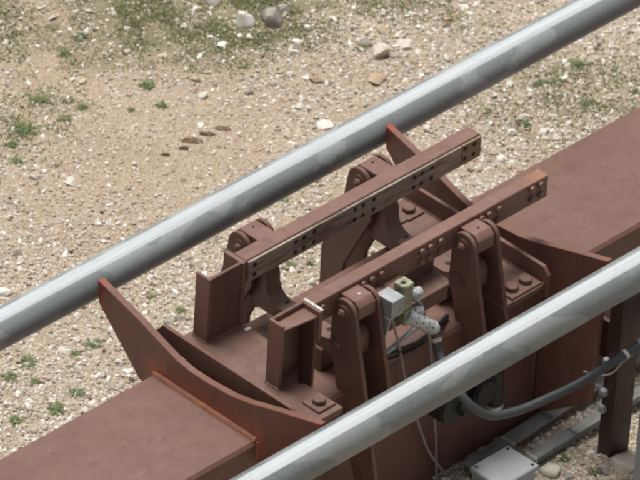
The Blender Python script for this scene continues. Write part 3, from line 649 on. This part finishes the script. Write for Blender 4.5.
# ---------------------------------------------------------------- column, trays, boxes at the right
cl = empty('support_column', (0.70, -0.53, GZ), 'dark brown steel channel column standing on the ground under the near rail', 'column')
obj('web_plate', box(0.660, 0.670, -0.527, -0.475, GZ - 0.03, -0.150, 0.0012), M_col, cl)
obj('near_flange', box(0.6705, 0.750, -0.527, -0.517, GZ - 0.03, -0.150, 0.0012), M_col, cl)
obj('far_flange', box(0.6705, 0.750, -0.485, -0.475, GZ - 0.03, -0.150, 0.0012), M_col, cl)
obj('bracket_plate', box(0.69, 0.705, -0.4745, -0.2255, -0.42, -0.28, 0.0012), M_col, cl)
for y0, y1, x0, z, rz, lab in ((-0.306, -0.252, 0.26, -0.720, 3.2, 'wide galvanised cable tray running beside the girder'), (-0.412, -0.370, 0.40, -0.720, 0.8, 'narrow galvanised conduit running outside the wide tray')):
    ym = (y0 + y1) / 2
    tr = empty('cable_tray', (0.50 if rz < 2 else 0.62, ym - (0.0 if rz < 2 else 0.0), z), lab, 'cable tray', 'galvanised trays beside the girder')
    obj('cover', box(x0, 1.7, y0, y1, z, z + 0.010, 0.002), M_tray, tr)
    obj('channel_body', box(x0 + 0.004, 1.69, y0 + 0.004, y1 - 0.004, z - 0.020, z - 0.0005, 0.002), M_galvrust if rz > 2 else M_tray, tr)
    for xx in (0.55, 0.83, 1.5): obj('leg', box(xx, xx + 0.018, y0 + 0.01, y0 + 0.028, GZ - 0.03, z - 0.0205, 0.001), M_galvdark, tr)
    for xx in (0.44, 0.86, 1.28): obj('joint_band', box(xx, xx + 0.012, y0 - 0.0015, y1 + 0.0015, z - 0.012, z + 0.0118, 0.0006), M_galv, tr)
    tr.rotation_euler = (0, 0, R(rz))
jb = empty('junction_box', (0.31, -0.41, -0.76), 'pale grey junction box with a screwed lid at the lower edge', 'junction box')
obj('body', box(0.216, 0.376, -0.476, -0.352, -0.765, -0.682, 0.003), M_box, jb)
lid = obj('lid', box(0.210, 0.382, -0.482, -0.346, -0.6815, -0.660, 0.004), M_box, jb)
for xx in (0.226, 0.366):
    for yy in (-0.467, -0.361): inst('screw', mesh_from(cyl((0, 0, -0.002), (0, 0, 0.001), 0.0055, 12), 'screw', M_hole), lid, (xx, yy, -0.660))
obj('cable_port', cyl((0.2155, -0.39, -0.715), (0.200, -0.39, -0.715), 0.018, 16, bv=0.003), M_rubber, jb)
obj('foot', box(0.26, 0.33, -0.44, -0.38, GZ - 0.03, -0.7655, 0.002), M_galv, jb)
for z_ in (-0.40, -0.52, -0.585): obj('clip', box(0.640, 0.6597, -0.500, -0.478, z_, z_ + 0.022, 0.002), M_galv, cl)
obj('clip_bolt', cyl((0.6395, -0.489, -0.50), (0.632, -0.489, -0.50), 0.008, 6), M_galv, cl)
cb = empty('conduit_box', (0.70, -0.69, -0.30), 'grey conduit box beside the column at the right edge', 'conduit box')
obj('body', box(0.664, 0.85, -0.72, -0.606, -0.300, -0.155, 0.004), M_drum, cb)
obj('lid', box(0.660, 0.854, -0.724, -0.602, -0.1545, -0.142, 0.003), M_box, cb)
obj('gland', cyl((0.6635, -0.616, -0.252), (0.646, -0.612, -0.254), 0.020, 18, bv=0.003), M_box, cb)
obj('stand', box(0.78, 0.82, -0.68, -0.64, GZ - 0.03, -0.3005, 0.002), M_col, cb)
dr = empty('tank', (0.56, -0.84, GZ), 'grey rounded steel tank cut by the right edge', 'tank')
obj('shell', cyl((0.565, -0.845, GZ - 0.02), (0.565, -0.845, -0.300), 0.105, 40, bv=0.008), M_drum, dr)
obj('lid', cyl((0.565, -0.845, -0.2995), (0.565, -0.845, -0.285), 0.109, 40, bv=0.004), M_drum, dr)
obj('bolt', cyl((0.493, -0.775, -0.285), (0.493, -0.775, -0.275), 0.009, 12), M_bare, dr)
tag(obj('paper_scrap', prism([(-0.011, -0.005), (0.009, -0.007), (0.012, 0.004), (-0.009, 0.007)], 'z', -0.0998, -0.0975, 0.0), M_tagw, loc=None), 'small white scrap lying on the floor plate between the posts', 'scrap')
bpy.data.objects['paper_scrap'].location += Vector((-0.355, 0.095, 0.0))

# ---------------------------------------------------------------- stones one can tell apart
STONE = {'W': ((0.66, 0.63, 0.57), (0.80, 0.77, 0.71)), 'w': ((0.50, 0.46, 0.39), (0.66, 0.62, 0.54)), 'g': ((0.27, 0.245, 0.215), (0.38, 0.35, 0.31)), 't': ((0.52, 0.42, 0.29), (0.60, 0.50, 0.37)), 'p': ((0.50, 0.43, 0.37), (0.64, 0.57, 0.50)), 'b': ((0.40, 0.29, 0.20), (0.48, 0.37, 0.27)), 'c': ((0.19, 0.115, 0.078), (0.29, 0.195, 0.135))}
SM = {}
for key, (ca, cb_) in STONE.items():
    m, t, p = newmat('stone_' + key); k = NT(t); P = k.pos()
    c = k.mix(k.ramp(k.noise(35, 6, 0.7, P), [(0.35, 0.0), (0.65, 1.0)]), ca, cb_)
    c = k.mix(k.math('MULTIPLY', k.ramp(k.noise(90, 4, 0.7, P), [(0.5, 0.0), (0.7, 1.0)]), 0.45), c, tuple(x * 0.55 for x in ca))
    k.set(p.inputs['Base Color'], c); p.inputs['Roughness'].default_value = 0.9; p.inputs['Specular IOR Level'].default_value = 0.15
    k.bump(k.noise(60, 6, 0.75, P), 0.7, 0.006, p); SM[key] = m
def stone_bm(rx, rz, seed, sub=3, cuts=9, flat=1.0):
    g = random.Random(seed); b = bmesh.new(); bmesh.ops.create_icosphere(b, subdivisions=sub, radius=1)
    for _ in range(cuts):
        n = Vector((g.gauss(0, 1), g.gauss(0, 1), g.gauss(0, 0.8))).normalized(); d = g.uniform(0.42, 0.78)
        for v in b.verts:
            e = v.co.dot(n) - d
            if e > 0: v.co -= n * e
    ry = rx * g.uniform(0.68, 0.95); a = g.uniform(-0.5, 0.5) - 0.785
    for v in b.verts:
        v.co *= 1.28; v.co += Vector((g.gauss(0, 1), g.gauss(0, 1), g.gauss(0, 1))) * 0.007
        x, y, z = v.co.x * rx, v.co.y * ry, v.co.z * rz
        v.co = Vector((x * math.cos(a) - y * math.sin(a), x * math.sin(a) + y * math.cos(a), z))
    return b
def ghf(x, y): return float(GZ + gh(np.float64(x), np.float64(y)))
ROCKS = [
 (1.724, 2.159, .033, .030, 'W', 'large white angular stone in the grass at the top'), (1.81, 2.109, .045, .042, 'g', 'largest grey brown boulder beside the white stone in the grass'),
 (1.885, 2.126, .027, .0135, 'g', 'flat grey slab stone just behind the grey brown boulder'), (1.577, 2.117, .0225, .010, 'W', 'flat pale stone on the lower edge of the grass patch'),
 (1.732, 1.913, .0195, .012, 'w', 'pale stone on gravel just below the grey brown boulder'), (1.995, 1.831, .0165, .0135, 't', 'small tan round stone, leftmost tan one of the stone cluster by the far rail'),
 (2.042, 1.814, .0225, .0135, 't', 'tan oblong stone at the top of the stone cluster by the far rail'), (1.944, 1.795, .021, .015, 'g', 'dull grey stone at the left of the stone cluster by the far rail'),
 (1.995, 1.758, .0165, .012, 'g', 'small grey stone in the middle of the stone cluster by the far rail'), (1.942, 1.716, .031, .026, 'p', 'largest pinkish white stone of the cluster by the far rail'),
 (2.043, 1.709, .039, .0135, 'p', 'long flat pinkish stone at the right of the stone cluster'), (1.826, 1.626, .030, .014, 'b', 'flat tan brown stone between the stone cluster and the far rail'),
 (1.519, 1.57, .027, .0105, 'W', 'flat white stone lying close above the far rail'), (1.732, 2.305, .024, .0135, 'g', 'grey stone half sunk in the grass at the top edge'),
 (2.049, 1.06, .0225, .012, 'w', 'white stone beyond the far rail near the brown girder'), (0.068, 1.574, .024, .012, 'W', 'white flat stone at the left edge just above the far rail'),
 (0.912, -0.374, .048, .024, 'p', 'reddish flat rock at the foot of the dark column'), (0.715, -0.236, .033, .0195, 'w', 'white stone beside the junction box at the bottom edge'),
 (0.844, -0.342, .024, .018, 'g', 'grey stone left of the reddish rock by the column'), (2.259, 1.717, .0195, .0135, 'b', 'brown grey stone in weeds right of the stone cluster')]
for i, (x, y, rx, rz, c, lab) in enumerate(ROCKS):
    x += SX; y += SY
    b = stone_bm(rx, rz, 100 + i)
    o = obj('stone', b, SM[c], None, loc=(0, 0, 0), sharp=24); o.location = (x, y, ghf(x, y) + rz * 0.32); tag(o, lab, 'stone')
SMALL = [(1.90, 1.86, .017, .012, 'w'), (2.02, 1.87, .014, .010, 't'), (1.97, 1.90, .012, .009, 'w'), (2.07, 1.76, .016, .011, 'w'), (1.90, 1.72, .013, .010, 'w'), (2.12, 1.84, .012, .009, 'g'), (1.519, 1.922, .018, .0105, 'w'), (1.471, 1.869, .015, .0105, 'g'), (1.802, 1.901, .0135, .009, 'w'), (1.789, 1.951, .012, .009, 'w'), (1.679, 1.768, .024, .012, 'b'), (1.535, 1.696, .018, .009, 'w'), (1.828, 2.191, .0105, .012, 'w'), (1.331, 1.958, .021, .010, 'w'), (1.562, 2.314, .0135, .0105, 'w'), (1.559, 2.276, .0135, .009, 'w'), (1.632, 2.302, .012, .009, 'w'), (1.622, 2.44, .0135, .009, 'w'), (1.361, 2.647, .0105, .0105, 'w'), (2.154, 1.32, .018, .009, 'w'), (2.384, 1.273, .018, .012, 'w'), (2.1, 1.015, .0135, .009, 'p'), (0.303, 1.855, .0135, .0105, 'w'), (0.657, 1.878, .024, .010, 'w'), (0.825, -0.277, .0135, .012, 'w'), (0.077, 1.243, .015, .0075, 'w'), (0.041, 1.303, .0135, .009, 'w'), (0.011, 1.229, .021, .0075, 'w'), (0.734, -0.293, .018, .0135, 'g')]
g = random.Random(42)
while len(SMALL) < 105:
    x, y = g.uniform(-0.5, 3.0), g.uniform(-0.6, 3.0); uu, vv = (x - y) * 0.7071, (x + y) * 0.7071
    if not (-1.15 < uu < 1.2 and 0.1 < vv < 3.1): continue
    SMALL.append((x, y, g.uniform(0.011, 0.019), g.uniform(0.007, 0.011), g.choice('wwwpptgb')))
NAMES = {'w': 'small white stone', 'g': 'small grey stone', 't': 'small tan stone', 'p': 'small pinkish stone', 'b': 'small brown stone'}
base = {}
for i, (x, y, rx, rz, c) in enumerate(SMALL):
    x += SX; y += SY
    key = (c, i % 4)
    if key not in base: base[key] = mesh_from(stone_bm(1.0, 0.62, 300 + len(base), 3, 13), 'stone', SM[c], 24)
    o = bpy.data.objects.new('stone', base[key]); col.objects.link(o)
    o.location = (x, y, ghf(x, y) + rz * 0.22); o.scale = (rx, rx, rz / 0.62); o.rotation_euler = (g.uniform(-.25, .25), g.uniform(-.25, .25), g.uniform(0, 6.28) if i >= 29 else 0)
    side = 'beyond the far rail' if y - SY > 1.417 else 'between the far rail and the girder' if y - SY > 0.6 else 'in front of the girder'
    tag(o, NAMES[c] + ' lying loose on the gravel ' + side, 'stone', NAMES[c] + 's ' + side)
CL = [(1.254, 1.783, .0285, .008, 'topmost'), (1.194, 1.789, .0345, .009, 'second from the top'), (1.129, 1.79, .039, .010, 'longest'), (1.074, 1.777, .0165, .009, 'short lower'), (0.999, 1.796, .018, .008, 'leftmost')]
for i, (x, y, rx, rz, wd) in enumerate(CL):
    x += SX; y += SY
    b = stone_bm(rx * 0.85, rz, 500 + i, 3, 6)
    for v in b.verts: v.co += Vector((g.gauss(0, 1), g.gauss(0, 1), g.gauss(0, 0.5))) * rx * 0.06
    sq = Matrix.Rotation(-0.785, 4, 'Z') @ Matrix.Diagonal((1.1, 0.42, 1, 1)) @ Matrix.Rotation(0.785, 4, 'Z')
    bmesh.ops.transform(b, matrix=sq, verts=b.verts[:])
    o = obj('dirt_clod', b, SM['c'], None, loc=(0, 0, 0), sharp=24); o.location = (x, y, ghf(x, y) + 0.002)
    tag(o, wd + ' dark reddish dirt clod of the small row on the sand', 'clod', 'row of dirt clods on the sand')

# ---------------------------------------------------------------- weeds
def weed_bm(n, L, wd, seed, flat=0.6):
    g = random.Random(seed); b = bmesh.new()
    for i in range(n):
        a = g.uniform(0, 2 * math.pi); l = L * g.uniform(0.5, 1.1); el = g.uniform(0.12, 1.25) * flat; r0 = L * 0.75 * g.random() ** 0.6; a2 = g.uniform(0, 6.28)
        d = Vector((math.cos(a), math.sin(a), 0)); s = Vector((-d.y, d.x, 0)) * wd * g.uniform(0.7, 1.2)
        o0 = Vector((math.cos(a2) * r0, math.sin(a2) * r0, 0)); pr = None
        for q, (f, wf) in enumerate(((0, 0.45), (0.4, 1.0), (0.75, 0.75), (1.0, 0.05))):
            c = o0 + d * l * f * math.cos(el) + Vector((0, 0, l * (f * math.sin(el) - 0.25 * f * f) + 0.003))
            cur = (b.verts.new(c - s * wf), b.verts.new(c + s * wf))
            if pr: b.faces.new((pr[0], pr[1], cur[1], cur[0]))
            pr = cur
    return b
ros = empty('rosette_weed', (-0.217 + SX, 1.02 + SY, ghf(-0.217 + SX, 1.02 + SY)), 'broad leaved green rosette weed beside the left end of the girder', 'weed')
g = random.Random(9)
lm = weed_bm(1, 0.046, 0.0075, 3, 0.5); 
for i in range(13):
    lb = bmesh.new(); l = g.uniform(0.028, 0.050); pr = None; el = g.uniform(0.15, 0.75); wd = g.uniform(0.0045, 0.0075)
    for f, wf in ((0, 0.35), (0.25, 0.7), (0.55, 1.0), (0.8, 0.8), (1.0, 0.08)):
        z = l * (f * math.sin(el) - 0.35 * f * f) + 0.006; x = l * f * math.cos(el)
        cur = (lb.verts.new((x, -wd * wf, z + 0.002 * wf)), lb.verts.new((x, 0, z)), lb.verts.new((x, wd * wf, z + 0.002 * wf)))
        if pr: lb.faces.new((pr[0], pr[1], cur[1], cur[0])); lb.faces.new((pr[1], pr[2], cur[2], cur[1]))
        pr = cur
    o = bpy.data.objects.new('leaf', mesh_from(lb, 'leaf', M_weed)); col.objects.link(o); o.parent = ros
    o.rotation_euler = (0, 0, 2 * math.pi * (i * 0.382) + g.uniform(-.2, .2)); ORG[o] = ORG[ros]
lm.free()
WEEDS = [(-0.124, 1.255, .03), (-0.222, 1.234, .024), (-0.176, 1.166, .0195), (-0.117, 1.038, .027), (-0.349, 1.066, .024), (0.098, 1.189, .03), (0.023, 1.19, .021), (0.435, 1.133, .021), (0.42, 1.254, .015), (0.911, 2.304, .039), (0.754, 2.206, .045), (0.981, 2.235, .021), (0.991, 2.172, .021), (0.896, 2.161, .024), (0.607, 2.088, .024), (0.664, 2.169, .024), (1.233, 2.121, .033), (1.095, 2.051, .015), (1.193, 2.006, .021), (1.261, 2.476, .03), (1.162, 2.442, .027), (2.031, 1.137, .027), (1.987, 1.268, .018), (2.414, 1.24, .033), (2.281, 1.219, .027), (2.237, 1.257, .024), (2.277, 1.074, .024), (2.456, 1.021, .021), (1.105, 1.34, .015), (1.916, 1.787, .024), (0.876, 1.078, .018), (0.931, 1.044, .015), (0.786, -0.222, .021), (0.812, -0.328, .024), (2.368, 1.486, .018)]
for i, (x, y, r) in enumerate(WEEDS):
    x += SX; y += SY
    b = weed_bm(int(22 + r * 1300), r * 1.0, 0.0014 + r * 0.018, 700 + i, 0.65)
    o = obj('weed', b, M_weed, None, loc=(0, 0, 0)); o.location = (x, y, ghf(x, y))
    x -= SX; y -= SY
    if y < 0: where = 'by the foot of the dark column'
    elif y < 1.417 and x < 0.2: where = 'in the gravel left of the rust stained tie'
    elif y < 1.417 and x < 1.2: where = 'in the gravel behind the far brake jaw'
    elif y < 1.417 and x > 1.2: where = 'in the grassy gravel beside the right end of the girder'
    elif x > 1.8: where = 'by the stone cluster beyond the far rail'
    elif x < 0.95: where = 'in the weedy patch at the left edge'
    else: where = 'in the sand beyond the row of dirt clods'
    tag(o, 'low green weed tuft ' + where, 'weed', 'weed tufts ' + where)
